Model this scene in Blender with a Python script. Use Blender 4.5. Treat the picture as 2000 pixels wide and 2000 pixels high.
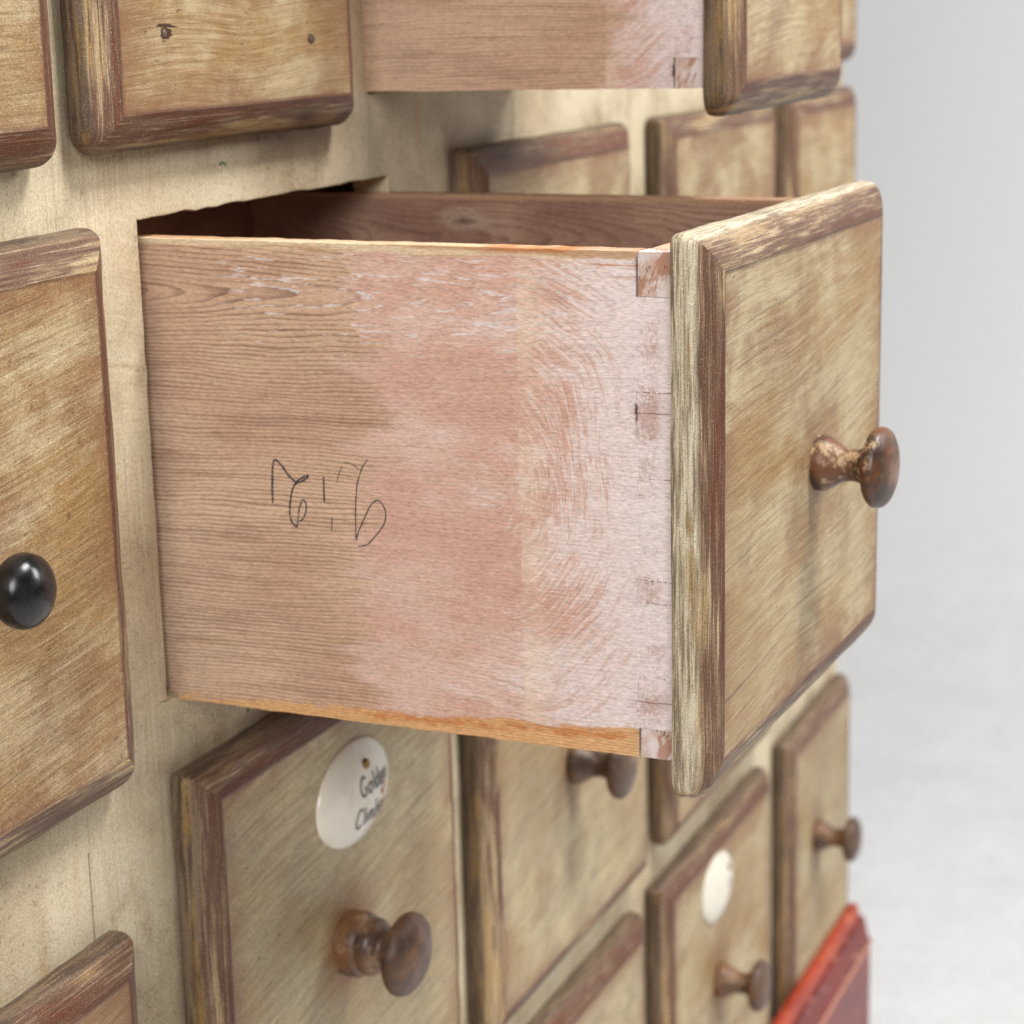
import bpy, bmesh, math, random
from mathutils import Vector, Matrix, noise

# ------------------------------------------------------------------ scene, camera, light
sc = bpy.context.scene
for o in list(bpy.data.objects):
    bpy.data.objects.remove(o, do_unlink=True)
C = sc.collection
R = math.radians

YAW, PITCH, ROLL = R(22.897), R(-12.941), R(-1.5175)
fw = Vector((math.cos(YAW)*math.cos(PITCH), math.sin(YAW)*math.cos(PITCH), math.sin(PITCH)))
rt = fw.cross(Vector((0, 0, 1))).normalized()
up = rt.cross(fw)
r2 = math.cos(ROLL)*rt + math.sin(ROLL)*up
u2 = -math.sin(ROLL)*rt + math.cos(ROLL)*up
CAM = Vector((-0.76304, -0.48576, 0.07791))
cd = bpy.data.cameras.new('camera')
cd.sensor_width = 36.0
cd.lens = 4219.5/2000*36
cd.clip_start = 0.02
cd.clip_end = 60
cd.dof.use_dof = True
cd.dof.focus_distance = 0.80
cd.dof.aperture_fstop = 14.0
cam = bpy.data.objects.new('camera', cd)
M = Matrix((r2, u2, -fw)).transposed().to_4x4()
M.translation = CAM
cam.matrix_world = M
C.objects.link(cam)
sc.camera = cam

w = bpy.data.worlds.new('World')
sc.world = w
w.use_nodes = True
bg = w.node_tree.nodes['Background']
bg.inputs[0].default_value = (1.0, 0.99, 0.98, 1)
bg.inputs[1].default_value = 0.03

def area(name, loc, target, size, power, col=(1, 1, 1)):
    l = bpy.data.lights.new(name, 'AREA')
    l.shape = 'RECTANGLE'
    l.size, l.size_y = size
    l.energy = power
    l.color = col
    o = bpy.data.objects.new(name, l)
    o.location = loc
    d = Vector(target) - Vector(loc)
    o.rotation_euler = d.to_track_quat('-Z', 'Y').to_euler()
    C.objects.link(o)
    return o
area('overhead_softbox', (0.40, -1.10, 1.75), (0.2, -0.1, -0.15), (0.50, 0.50), 60, (1, 0.995, 0.985))
area('left_softbox', (-2.0, -0.85, 0.95), (0.1, -0.1, -0.15), (1.0, 1.0), 43, (1, 1, 1))
area('backdrop_light', (1.9, -2.9, 1.7), (3.9, -0.3, 0.1), (1.4, 1.4), 116, (1, 1, 1))  # unseen lamp added to brighten the backdrop

sc.view_settings.view_transform = 'Standard'
sc.view_settings.look = 'None'
sc.view_settings.exposure = 0.0
sc.view_settings.gamma = 1.0
sc.cycles.max_bounces = 4
sc.cycles.use_adaptive_sampling = True
sc.cycles.adaptive_threshold = 0.03
sc.cycles.denoising_prefilter = 'NONE'
sc.cycles.diffuse_bounces = 3
sc.cycles.glossy_bounces = 2
sc.cycles.transparent_max_bounces = 4

# ------------------------------------------------------------------ shader helper
class S:
    """a socket with arithmetic"""
    def __init__(s, g, k): s.g, s.k = g, k
    def __add__(s, o): return s.g.m('ADD', s, o)
    def __radd__(s, o): return s.g.m('ADD', o, s)
    def __sub__(s, o): return s.g.m('SUBTRACT', s, o)
    def __rsub__(s, o): return s.g.m('SUBTRACT', o, s)
    def __mul__(s, o): return s.g.m('MULTIPLY', s, o)
    def __rmul__(s, o): return s.g.m('MULTIPLY', o, s)
    def __truediv__(s, o): return s.g.m('DIVIDE', s, o)
    def __neg__(s): return s.g.m('MULTIPLY', s, -1.0)

class G:
    def __init__(g, name):
        g.mat = bpy.data.materials.new(name)
        g.mat.use_nodes = True
        g.t = g.mat.node_tree
        g.t.nodes.clear()
        g.out = g.t.nodes.new('ShaderNodeOutputMaterial')
        g.bs = g.t.nodes.new('ShaderNodeBsdfPrincipled')
        g.t.links.new(g.bs.outputs[0], g.out.inputs[0])
    def put(g, sock, v):
        if isinstance(v, S): g.t.links.new(v.k, sock)
        elif isinstance(v, (tuple, list)):
            sock.default_value = tuple(v) + ((1.0,) if len(v) == 3 and sock.type == 'RGBA' else ())
        else: sock.default_value = v
    def m(g, op, a, b=0.0, c=None):
        n = g.t.nodes.new('ShaderNodeMath'); n.operation = op
        g.put(n.inputs[0], a); g.put(n.inputs[1], b)
        if c is not None: g.put(n.inputs[2], c)
        return S(g, n.outputs[0])
    def abs(g, a): return g.m('ABSOLUTE', a)
    def min(g, a, b): return g.m('MINIMUM', a, b)
    def max(g, a, b): return g.m('MAXIMUM', a, b)
    def gt(g, a, b): return g.m('GREATER_THAN', a, b)
    def sm(g, v, lo, hi, a=0.0, b=1.0):
        n = g.t.nodes.new('ShaderNodeMapRange'); n.interpolation_type = 'SMOOTHSTEP'
        g.put(n.inputs[0], v); g.put(n.inputs[1], lo); g.put(n.inputs[2], hi)
        n.inputs[3].default_value = a; n.inputs[4].default_value = b
        return S(g, n.outputs[0])
    def band(g, v, lo, hi, f):
        return g.sm(v, lo-f, lo+f) * g.sm(v, hi-f, hi+f, 1.0, 0.0)
    def sep(g, v):
        n = g.t.nodes.new('ShaderNodeSeparateXYZ'); g.put(n.inputs[0], v)
        return [S(g, k) for k in n.outputs]
    def vec(g, x, y, z=0.0):
        n = g.t.nodes.new('ShaderNodeCombineXYZ')
        for i, q in enumerate((x, y, z)): g.put(n.inputs[i], q)
        return S(g, n.outputs[0])
    def obj(g):
        return S(g, g.t.nodes.new('ShaderNodeTexCoord').outputs['Object'])
    def pos(g):
        return S(g, g.t.nodes.new('ShaderNodeNewGeometry').outputs['Position'])
    def attr(g, name):
        n = g.t.nodes.new('ShaderNodeAttribute'); n.attribute_type = 'OBJECT'; n.attribute_name = name
        return S(g, n.outputs['Fac'])
    def noise(g, v, scale=1.0, detail=4.0, rough=0.6, w=0.0, dist=0.0):
        o = g.t.nodes.new('ShaderNodeCombineXYZ')
        if isinstance(w, S):
            g.put(o.inputs[0], w*3.1); g.put(o.inputs[1], w*1.7); g.put(o.inputs[2], w*2.3)
        else:
            for i, k in enumerate((3.1, 1.7, 2.3)): o.inputs[i].default_value = w*k
        a = g.t.nodes.new('ShaderNodeVectorMath'); a.operation = 'MULTIPLY_ADD'
        g.put(a.inputs[0], v); a.inputs[1].default_value = (scale,)*3
        g.t.links.new(o.outputs[0], a.inputs[2])
        n = g.t.nodes.new('ShaderNodeTexNoise'); n.noise_dimensions = '3D'
        g.t.links.new(a.outputs[0], n.inputs['Vector'])
        n.inputs['Scale'].default_value = 1.0; n.inputs['Detail'].default_value = detail
        n.inputs['Roughness'].default_value = rough; n.inputs['Distortion'].default_value = dist
        return S(g, n.outputs['Fac'])
    def mix(g, f, a, b):
        n = g.t.nodes.new('ShaderNodeMix'); n.data_type = 'RGBA'; n.clamp_factor = True
        g.put(n.inputs[0], f); g.put(n.inputs[6], a); g.put(n.inputs[7], b)
        return S(g, n.outputs[2])
    def mul(g, f, a, b):
        n = g.t.nodes.new('ShaderNodeMix'); n.data_type = 'RGBA'; n.blend_type = 'MULTIPLY'
        g.put(n.inputs[0], f); g.put(n.inputs[6], a); g.put(n.inputs[7], b)
        return S(g, n.outputs[2])
    def grain(g, col, n, amt):
        # fine tooth of the paint and wood: darker and lighter points
        col = g.mul(g.sm(n, .52, .66)*amt, col, (.36, .32, .28))
        return g.mul(g.sm(n, .48, .34)*amt, col, (1.55, 1.55, 1.6))
    def done(g, col, rough=0.6, height=None, dist=0.0004, strength=1.0, spec=0.3, **kw):
        g.put(g.bs.inputs['Base Color'], col)
        g.put(g.bs.inputs['Roughness'], rough)
        g.put(g.bs.inputs['Specular IOR Level'], spec)
        for k, v in kw.items(): g.put(g.bs.inputs[k.replace('_', ' ')], v)
        if height is not None:
            n = g.t.nodes.new('ShaderNodeBump')
            n.inputs['Strength'].default_value = strength
            n.inputs['Distance'].default_value = dist
            g.put(n.inputs['Height'], height)
            g.t.links.new(n.outputs[0], g.bs.inputs['Normal'])
        return g.mat

def lin(r, g_, b):
    f = lambda c: ((c/255+0.055)/1.055)**2.4 if c > 10 else c/255/12.92
    return (f(r), f(g_), f(b))

# ------------------------------------------------------------------ materials
def mat_front():
    """distressed drawer front: cream wash over ochre and red brown, worn mouldings"""
    g = G('distressed_paint')
    P = g.obj(); x, y, z = g.sep(P)
    seed, warm, wear, pale_edge = g.attr('seed'), g.attr('warm'), g.attr('wear'), g.attr('pale_edge')
    hw, hh, ang = g.attr('half_width'), g.attr('half_height'), g.attr('brush_angle')
    ax = hw - g.abs(x); az = hh - g.abs(z)
    d = g.min(ax, az)
    vert = g.gt(az, ax)
    ca, sa = g.m('COSINE', ang), g.m('SINE', ang)
    sway = (g.noise(P, 6, 1, .4, seed+3.0) - .5) * .03
    u = x*ca + z*sa
    v = z*ca - x*sa + sway
    # soft smudges of the different washes
    b1 = g.noise(g.vec(u*7.0, v*13.0, y*9.0), 1, 4, .55, seed+4.0)
    b2 = g.noise(g.vec(u*13.0, v*30.0, y*9.0), 1, 5, .62, seed+5.0, .4)
    b3 = g.noise(P, 22, 6, .70, seed+6.0)
    # brush hairs: long and thin
    sA = g.noise(g.vec(u*13.0, v*560.0), 1, 5, .72, seed+1.0)
    sB = g.noise(g.vec(u*60.0, v*1700.0), 1, 2, .62, seed+2.0)
    gr = g.noise(g.vec(u*1100.0, v*2000.0, y*1500.0), 1, 2, .6, seed+14.0)
    cream = lin(183, 166, 130); tan = lin(160, 134, 96); ochre = lin(146, 108, 54)
    umber = lin(122, 86, 58); grey = lin(150, 136, 112); pale = lin(198, 184, 153)
    col = g.mix(g.sm(b1 + (sA-.5)*.22, .36, .64), cream, tan)
    col = g.mix(g.sm(b2 + (sA-.5)*.26 + (b3-.5)*.5 + (warm-.5)*.18, .44, .66) * .66, col, ochre)
    col = g.mix(g.sm((b1-.5)*-1.0 + (b3-.5)*.8 + (sA-.5)*.24 + (warm-.5)*.30, -.01, .26) * .62, col, umber)
    col = g.mix(g.sm(b3 + (sA-.5)*.3 - (warm-.5)*.25, .52, .72) * .5, col, grey)
    col = g.mix(g.sm(sA, .52, .70) * .34, col, lin(110, 84, 56))
    col = g.mix(g.sm(sA, .46, .28) * .30, col, pale)
    col = g.mix(g.sm(sB, .51, .66) * .36, col, lin(98, 74, 50))
    col = g.mix(g.sm(sB, .46, .32) * .30, col, pale)
    # a few long dark cracks along the grain and pale rubbed scratches
    ck = g.noise(g.vec(u*5.0, v*900.0), 1, 1, .4, seed+16.0)
    col = g.mix(g.sm(ck, .735, .755) * .7, col, lin(74, 52, 36))
    nick = g.noise(g.vec(u*160.0, v*420.0), 1, 2, .5, seed+17.0)
    col = g.mix(g.sm(nick, .69, .73) * .6, col, lin(82, 58, 40))
    # brown wash left beside the moulding
    ed = g.sm(d + (b3-.5)*.034 + (sA-.5)*.010, .034, .010)
    col = g.mix(ed * g.sm(b2 + b3 + (wear-.5)*.3, .86, 1.14) * .8, col, lin(126, 86, 60))
    # grime rubbed in around the knob
    kx, kz, kr = g.attr('knob_x'), g.attr('knob_z'), g.attr('grime')
    dk = g.m('SQRT', (x-kx)*(x-kx) + (z-kz)*(z-kz)*.7) + (b2-.5)*.034
    col = g.mix(g.sm(dk, .040, .010) * kr, col, lin(132, 88, 50))
    # moulding
    tt = x + vert*(z - x)
    s1 = g.noise(g.vec(tt*14.0, d*480.0, vert*5.0), 1, 6, .74, seed+7.0)
    s2 = g.noise(g.vec(tt*30.0, d*1900.0, vert*5.0), 1, 3, .64, seed+8.0)
    bl = (g.noise(g.vec(tt*9.0, d*80.0, vert*9.0), 1, 5, .66, seed+9.0) - .5)*1.35 + .5
    acr = d / .0146
    fb = bl + (s1-.5)*.55 + (s2-.5)*.22 + (wear-.5)*.46
    bcol = g.mix(g.sm(fb, .32, .58), lin(178, 156, 120), lin(130, 104, 80))
    bcol = g.mix(g.sm((bl-.5)*-1.0 + (s1-.5)*.5, .06, .20) * .55, bcol, lin(160, 122, 62))
    bcol = g.mix(g.sm(s2, .52, .68)*.55, bcol, lin(96, 76, 60))
    bcol = g.mix(g.sm(s2, .46, .32)*.36, bcol, lin(202, 186, 158))
    bcol = g.mix(g.sm(fb + acr*.26, .54, .74) * .88, bcol, lin(98, 70, 54))
    bcol = g.mix(g.sm(fb + acr*.34, .80, .92) * .88, bcol, lin(98, 54, 36))
    bcol = g.mix(g.sm(s2 + (s1-.5)*.6, .46, .34)*.32, bcol, lin(188, 166, 132))
    bcol = g.mix(g.sm(s2 + (s1-.5)*.4, .54, .66)*.40, bcol, lin(72, 54, 44))
    col = g.mix(g.sm(d + (s1-.5)*(.008 - vert*.006) + (bl-.5)*.004, .0172, .0140), col, bcol)
    # dark paint packed into the inner corner of the moulding, broken along its length
    inn = g.sm(d, .0122, .0140) * g.sm(d, .0164, .0150)
    col = g.mix(inn * g.sm(bl + (s1-.5)*.5 + (wear-.5)*.2, .42, .56) * .75, col, lin(86, 56, 42))
    # flat edge of the board
    e1 = g.noise(g.vec(tt*22.0, y*420.0, vert*4.0), 1, 5, .68, seed+11.0)
    e2 = g.noise(g.vec(tt*60.0, y*1500.0, vert*4.0), 1, 3, .66, seed+12.0)
    dk_e = g.mix(g.sm(e1, .40, .60), lin(120, 100, 78), lin(76, 60, 48))
    lt_e = g.mix(g.sm(e1*.6+e2*.5, .46, .68), lin(208, 197, 170), lin(134, 118, 98))
    ecol = g.mix(g.sm(pale_edge + (bl-.5)*.6, .35, .65), dk_e, lt_e)
    run = g.noise(g.vec(tt*14.0, vert*7.0), 1, 5, .65, seed+13.0)
    yo = y + (e1-.5)*.007 + (run-.5)*.006
    ecol = g.mix(g.band(yo, -.0092, -.0060, .0012) * g.sm(run + (e2-.5)*.5, .46, .60) * vert * .7, ecol, lin(150, 114, 50))
    ecol = g.mix(g.band(y, -.0026, .002, .0008) * g.sm(e2, .40, .56) * .7, ecol, lin(104, 92, 82))
    col = g.mix(g.sm(d + (e1-.5)*.0035, .0030, .0010), col, ecol)
    # finger marks on the top moulding of the open drawer
    mk_ = g.attr('marks')
    for (mx, ma) in ((.0800, .0040), (.0950, .0090)):
        ex = (x - mx - ((hh - z) - ma)*.5) / .0034; ez = ((hh - z) - ma) / .0048
        col = g.mix(g.sm(ex*ex + ez*ez + (s2-.5)*.6, 1.1, .7) * mk_ * g.gt(z, 0.0) * .6, col, lin(112, 82, 64))
    # specks
    col = g.mix(g.sm(gr, .66, .73) * g.sm(b3, .42, .6) * .6, col, lin(66, 48, 32))
    col = g.mix(g.sm(gr, .38, .30) * .16, col, lin(222, 208, 176))
    col = g.grain(col, gr, .46)
    h = sA*.6 + gr*.35
    return g.done(col, .55 + (sA-.5)*.3, h, .0003, .6, .32)

def mat_frame():
    g = G('cream_frame_paint')
    P = g.pos(); x, y, z = g.sep(P)
    warp = (g.noise(P, 7, 1, .5, 2.0) - .5) * .06
    s1 = g.noise(g.vec(x*620.0 + warp*160.0, y*300.0, z*22.0), 1, 4, .64, 1.0)
    s2 = g.noise(g.vec(x*22.0, y*300.0, (z + x*.12 + warp)*620.0), 1, 4, .64, 5.0)
    ori = g.sm(g.noise(P, 7, 2, .5, 8.0), .44, .56)
    s = s1 + ori*(s2 - s1)
    b1 = g.noise(P, 9, 4, .6, 3.0); b2 = g.noise(P, 26, 5, .66, 4.0)
    col = g.mix(g.sm(b1, .36, .64), lin(210, 196, 166), lin(194, 174, 142))
    col = g.mix(g.sm(b2, .54, .72) * .5, col, lin(184, 156, 118))
    col = g.mix(g.sm(s, .52, .70) * .40, col, lin(170, 146, 112))
    col = g.mix(g.sm(s, .46, .30) * .40, col, lin(226, 216, 190))
    sp = g.noise(P, 1000, 3, .62, 6.0); sp2 = g.noise(g.vec(x*1500.0, y*900.0, z*420.0), 1, 2, .5, 7.0)
    dirt = g.sm(b2*.55 + b1*.55, .50, .66)
    col = g.mix(dirt * .22, col, lin(134, 118, 96))
    col = g.mix(g.sm(sp, .52, .64) * dirt * .72, col, lin(92, 78, 60))
    col = g.mix(g.sm(sp2, .60, .68) * .5, col, lin(110, 90, 66))
    col = g.mix(g.sm(g.noise(P, 85, 2, .5, 9.0), .75, .78) * .7, col, lin(170, 116, 58))
    rust = g.sm(g.noise(g.vec(x*46.0, y*10.0, z*9.0), 1, 3, .5, 10.0), .65, .74)
    col = g.mix(rust * .45, col, lin(186, 138, 82))
    col = g.grain(col, g.noise(P, 1700, 2, .6, 12.0), .34)
    return g.done(col, .58, s1*.6 + sp*.5, .0003, .7, .3)

def pine(name, wash=True, dark=False):
    """drawer side; object space: x thickness, y = 0 at the front end and + towards the back, z = 0 at the top edge"""
    g = G(name)
    P = g.obj(); x, y, z = g.sep(P)
    seed = g.attr('seed'); ln = g.attr('length'); hgt = g.attr('height')
    b = ln - y                              # distance from the back
    Q = g.vec(x*30.0, y*30.0, z*30.0)
    lw = g.noise(g.vec(x*5.0, y*9.0, z*26.0), 1, 3, .5, seed)
    zz = z + .022
    kk = (b + .05) * .075
    q = g.m('SQRT', zz*zz + kk*kk) + (lw - .5)*.010
    rg = g.m('FRACT', q / .00165 + (g.noise(g.vec(y*4.0, z*55.0, x*50.0), 1, 2, .5, seed+1.0))*2.0)
    line = g.sm(rg, .45, .95) * g.sm(rg, 1.0, .95)
    fib = g.noise(g.vec(x*200.0, y*22.0, z*1100.0), 1, 4, .6, seed+2.0)
    fib2 = g.noise(g.vec(x*100.0, y*14.0, z*260.0), 1, 4, .6, seed+3.0)
    blot = g.noise(g.vec(x*9.0, y*9.0, z*16.0), 1, 4, .6, seed+4.0)
    wood = g.mix(g.sm(blot, .38, .66), lin(212, 180, 152), lin(198, 162, 136))
    wood = g.mix(g.sm(fib2, .5, .72)*.4, wood, lin(152, 118, 98))
    lmask = line * (.45 + g.sm(fib2, .34, .62)*.55)
    wood = g.mix(lmask*.80, wood, lin(120, 88, 76))
    wood = g.mix(g.sm(fib, .55, .72)*.35, wood, lin(142, 108, 86))
    wood = g.mix(g.sm(fib, .42, .28)*.30, wood, lin(226, 196, 170))
    spk = g.noise(P, 800, 2, .5, seed+5.0)
    col = wood
    h = fib*.6 + spk*.2
    if wash:
        n1 = g.noise(g.vec(x*10.0, y*14.0, z*60.0), 1, 5, .68, seed+6.0)
        wm = g.sm(b + (n1-.5)*.10 - g.attr('wash_shift')*ln, ln*.36, ln*.46)
        # brush strokes run level and then sweep round in arcs near the front
        sx = g.max(b - ln*.66, 0.0)
        zc = z + hgt*.47
        rad = g.m('SQRT', sx*sx*1.5 + zc*zc)
        th = g.m('ARCTAN2', sx, zc)
        rw = rad + (g.noise(g.vec(y*14.0, z*14.0), 1, 2, .5, seed+7.0)-.5)*.030
        tilt = z + (b*.15) + (g.noise(g.vec(y*11.0, z*17.0), 1, 2, .5, seed+18.0)-.5)*.020
        patch = g.noise(g.vec(y*15.0, z*32.0, x*9.0), 1, 5, .68, seed+11.0)
        st0 = g.noise(g.vec(rw*560.0, th*3.2, b*16.0), 1, 6, .76, seed+8.0)
        st1 = g.noise(g.vec(tilt*620.0, b*8.0), 1, 6, .72, seed+9.0)
        fb = g.sm(patch*.5 + b/ln*.9, .80, .94)
        st = st1 + fb*(st0 - st1)
        pink = g.mix(g.sm(patch, .38, .62), lin(218, 186, 173), lin(208, 166, 149))
        pink = g.mix(g.sm(st, .52, .70)*.46, pink, lin(194, 144, 124))
        white = g.sm((st-.5)*-1.1 + (patch-.5)*-.60 + (b/ln - .76)*1.0, -.12, .17)
        pink = g.mix(white*.88, pink, lin(233, 220, 218))
        pink = g.mix(lmask*.20, pink, lin(158, 116, 98))
        pink = g.mix(g.sm(fib, .58, .74)*.16, pink, lin(176, 134, 116))
        col = g.mix(wm*.92, col, pink)
        # flecks of white paint caught in the torn grain near the top
        fl = g.noise(g.vec(x*20.0, y*70.0, z*420.0), 1, 3, .6, seed+12.0)
        flm = g.sm(fl + (line-.4)*.12, .60, .645) * g.sm(z, -.055, -.030) * g.sm(b, .025, .05)
        col = g.mix(flm*.75, col, lin(226, 214, 212))
        # yellowed tape line
        jn0 = g.noise(g.vec(y*30.0, z*60.0), 1, 4, .65, seed+20.0)
        yb = g.sm(b + (n1-.5)*.003, ln*.709, ln*.715) * g.sm(b + (patch-.5)*.02, ln*.725, ln*.775, 1.0, 0.0)
        col = g.mix(yb * g.sm(jn0, .34, .60)*.52, col, lin(228, 206, 182))
        # white filler and scuffed stripe over the dovetails
        jn = g.noise(g.vec(y*70.0, z*40.0), 1, 5, .72, seed+13.0)
        ja = g.sm(b + (jn-.5)*.060 + (patch-.5)*.04, ln-.040, ln-.006)
        col = g.mix(ja*.80, col, lin(230, 219, 219))
        js = g.band(b + (jn-.5)*.016, ln-.0190, ln-.0080, .0040)
        jh = g.noise(g.vec(y*700.0, z*420.0), 1, 4, .7, seed+14.0)
        jm = g.noise(g.vec(y*20.0, z*34.0), 1, 3, .6, seed+19.0)
        col = g.mix(js * g.sm(jh*.6 + jm*1.2, .84, 1.06)*.60, col, lin(168, 120, 100))
        jl = g.band(b, ln-.01825, ln-.01775, .00015) * g.sm(jm + (jh-.5), .36, .46)
        col = g.mix(jl*.4, col, lin(240, 234, 234))
        crk = g.band(b + (jh-.5)*.0022, ln-.0186, ln-.0174, .0002) * g.sm(jm + (jn-.5)*.8, .55, .66)
        col = g.mix(crk*.85, col, lin(84, 48, 34))
        for zp in (.0535, .0615, .0870, .0940, .1275, .1365, .1670, .1770):
            hl = g.band(z + (jn-.5)*.0022, -zp-.00022, -zp+.00022, .00018) * g.sm(y, .0215, .017) * g.sm(jh + jm, .92, 1.08)
            col = g.mix(hl*.75, col, lin(112, 66, 46))
        # bare orange timber along the bottom and top arrises
        en = g.noise(g.vec(x*5.0, y*26.0, z*60.0), 1, 5, .68, seed+15.0)
        zb = z + hgt
        en2 = g.noise(g.vec(y*110.0, z*420.0), 1, 3, .6, seed+17.0)
        thick = (b/ln)*.0098 + .0022
        rawb = g.attr('raw_bottom')
        zn = zb + (en-.5)*.013 + (en2-.5)*.009 - thick
        bo = g.sm(zn, .0012, -.0010) * g.sm(y, .0178, .0182) * rawb
        rim = g.band(zn, -.0035, .0002, .0014) * g.sm(b + (en-.5)*.06, ln*.30, ln*.45) * g.sm(y, .0178, .0182) * rawb
        rl = g.m('FRACT', (z + b*.012)/.00125 + (lw-.5)*2.5)
        raw = g.mix(g.m('POWER', rl, 2.0)*.7 + g.sm(fib2, .5, .7)*.25, lin(222, 176, 122), lin(178, 120, 72))
        col = g.mix(bo*.92, col, raw)
        col = g.mix(rim*g.sm(en2+en, .86, 1.14)*.75, col, lin(192, 118, 64))
        to = g.sm(z + (en-.5)*.010, -.0042, -.0024)
        raw2 = g.mix(g.sm(fib2, .44, .6), lin(220, 198, 164), lin(184, 144, 104))
        col = g.mix(to*.85, col, raw2)
        ts = g.sm(g.noise(g.vec(y*16.0, z*300.0), 1, 3, .55, seed+16.0), .58, .64) * g.sm(z, -.014, -.006)
        col = g.mix(ts*.7, col, lin(186, 116, 62))
        h = fib*.5 + spk*.2 + st1*.45
    if dark:
        col = g.mix(.62, col, lin(112, 84, 72))
        col = g.mix(g.sm(blot, .45, .6)*.4, col, lin(104, 66, 60))
        # a knot close to the top edge
        ky, kz = (y - g.attr('knot_y')) / .016, (z + .0125) / .0085
        kd = g.m('SQRT', ky*ky + kz*kz) + (fib2-.5)*1.3 + (blot-.5)*.8
        kr = g.m('FRACT', kd*4.0 + (blot-.5))
        col = g.mix(g.sm(kd, 1.05, .5) * (.25 + kr*.6), col, lin(172, 150, 132))
        col = g.mix(g.sm(kd + (fib-.5)*1.2, .5, .1)*.55, col, lin(52, 34, 28))
        col = g.mix(g.sm(z, -.0035, -.0015)*.9, col, lin(164, 130, 102))
    col = g.mix(g.sm(spk, .70, .75)*.35, col, lin(96, 64, 48))
    col = g.grain(col, g.noise(g.vec(x*500.0, y*420.0, z*1900.0), 1, 2, .6, seed+21.0), .30)
    return g.done(col, .66, h, .00035, .8, .22)

def mat_endgrain():
    g = G('painted_end_grain')
    P = g.pos(); x, y, z = g.sep(P)
    a = g.noise(g.vec((y+z*.35)*1400.0, x*300.0, (z-y*.35)*330.0), 1, 4, .65, 1.0)
    b = g.noise(P, 120, 4, .6, 2.0)
    col = g.mix(g.sm(b, .40, .60), lin(228, 216, 214), lin(208, 182, 170))
    col = g.mix(g.sm(g.noise(g.vec(x*60.0, (y + z*.4)*140.0, z*60.0), 1, 4, .65, 5.0), .50, .58)*.75, col, lin(172, 116, 84))
    col = g.mix(g.sm(a, .56, .70)*.55, col, lin(180, 130, 104))
    col = g.mix(g.sm(a + (b-.5)*.7, .66, .72)*.9, col, lin(60, 36, 26))
    return g.done(col, .7, a, .0005, 1.0, .2)

def mat_knob(name, base, worn, dark, rough=.30, amt=.5):
    g = G(name)
    P = g.obj(); x, y, z = g.sep(P)
    seed = g.attr('seed')
    n1 = g.noise(P, 95, 5, .66, seed); n2 = g.noise(P, 420, 4, .65, seed+1.0); n3 = g.noise(P, 45, 3, .5, seed+2.0)
    col = g.mix(g.sm(n3, .40, .60), base, dark)
    col = g.mix(g.sm(n1*.7 + n2*.4, .56, .64)*amt*1.5, col, worn)
    rim = g.band(y, -.026, -.022, .002)
    col = g.mix(g.sm(n2, .56, .66)*.7, col, dark)
    face = g.sm(y, -.029, -.033)
    col = g.mix(face * g.sm(n1, .40, .55)*.75, col, dark)
    return g.done(col, g.sm(n1, .3, .7, rough-.08, rough+.25), n1*.6+n2*.4, .0005, .7, .5)

def mat_black():
    g = G('black_knob_lacquer')
    P = g.obj()
    n1 = g.noise(P, 130, 5, .6, 1.0); n2 = g.noise(P, 60, 3, .6, 2.0, .8)
    col = g.mix(g.sm(n1, .5, .7)*.5, lin(20, 17, 18), lin(42, 36, 36))
    col = g.mix(g.sm(n2, .64, .72)*.22, col, lin(110, 100, 98))
    return g.done(col, g.sm(n1, .35, .65, .20, .38), n1, .0002, .4, .5)

def mat_porcelain():
    g = G('porcelain')
    P = g.obj(); x, y, z = g.sep(P)
    n = g.noise(P, 60, 4, .6, 1.0)
    col = g.mix(g.sm(n, .45, .7)*.5, lin(222, 214, 198), lin(200, 186, 162))
    ch = g.noise(P, 300, 3, .6, 4.0)
    col = g.mix(g.sm(ch, .70, .74)*.6, col, lin(120, 104, 86))
    return g.done(col, .16, n, .0002, .3, .5)

def mat_plain(name, c, rough=.6, var=.25, scale=200, metal=0.0, spec=.4):
    g = G(name)
    P = g.obj()
    n = g.noise(P, scale, 4, .62, 1.0)
    col = g.mix(g.sm(n, .35, .7)*var*2, c, tuple(q*.45 for q in c))
    return g.done(col, rough, n, .0003, .6, spec, Metallic=metal)

def mat_stroke(name, c, lo, hi, scale):
    g = G(name)
    P = g.pos(); x, y, z = g.sep(P)
    n = g.noise(P, scale, 3, .6, 1.0)
    g.done(c, .6, None)
    tr = g.t.nodes.new('ShaderNodeBsdfTransparent')
    mx = g.t.nodes.new('ShaderNodeMixShader')
    g.put(mx.inputs[0], g.sm(n, lo, hi))
    g.t.links.new(tr.outputs[0], mx.inputs[1]); g.t.links.new(g.bs.outputs[0], mx.inputs[2])
    g.t.links.new(mx.outputs[0], g.out.inputs[0])
    return g.mat

def mat_red(name, a, b_, c):
    g = G(name)
    P = g.pos(); x, y, z = g.sep(P)
    n = g.noise(g.vec(x*12.0, y*60.0, z*60.0), 1, 5, .65, 1.0); n2 = g.noise(P, 70, 5, .65, 2.0)
    col = g.mix(g.sm(n, .4, .65), a, b_)
    col = g.mix(g.sm(n2 + (n-.5)*.4, .56, .66)*.7, col, c)
    col = g.mix(g.sm(n2, .42, .34)*.5, col, tuple(q*.45 for q in b_))
    return g.done(col, .45, n2, .0005, .6, .4)

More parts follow.
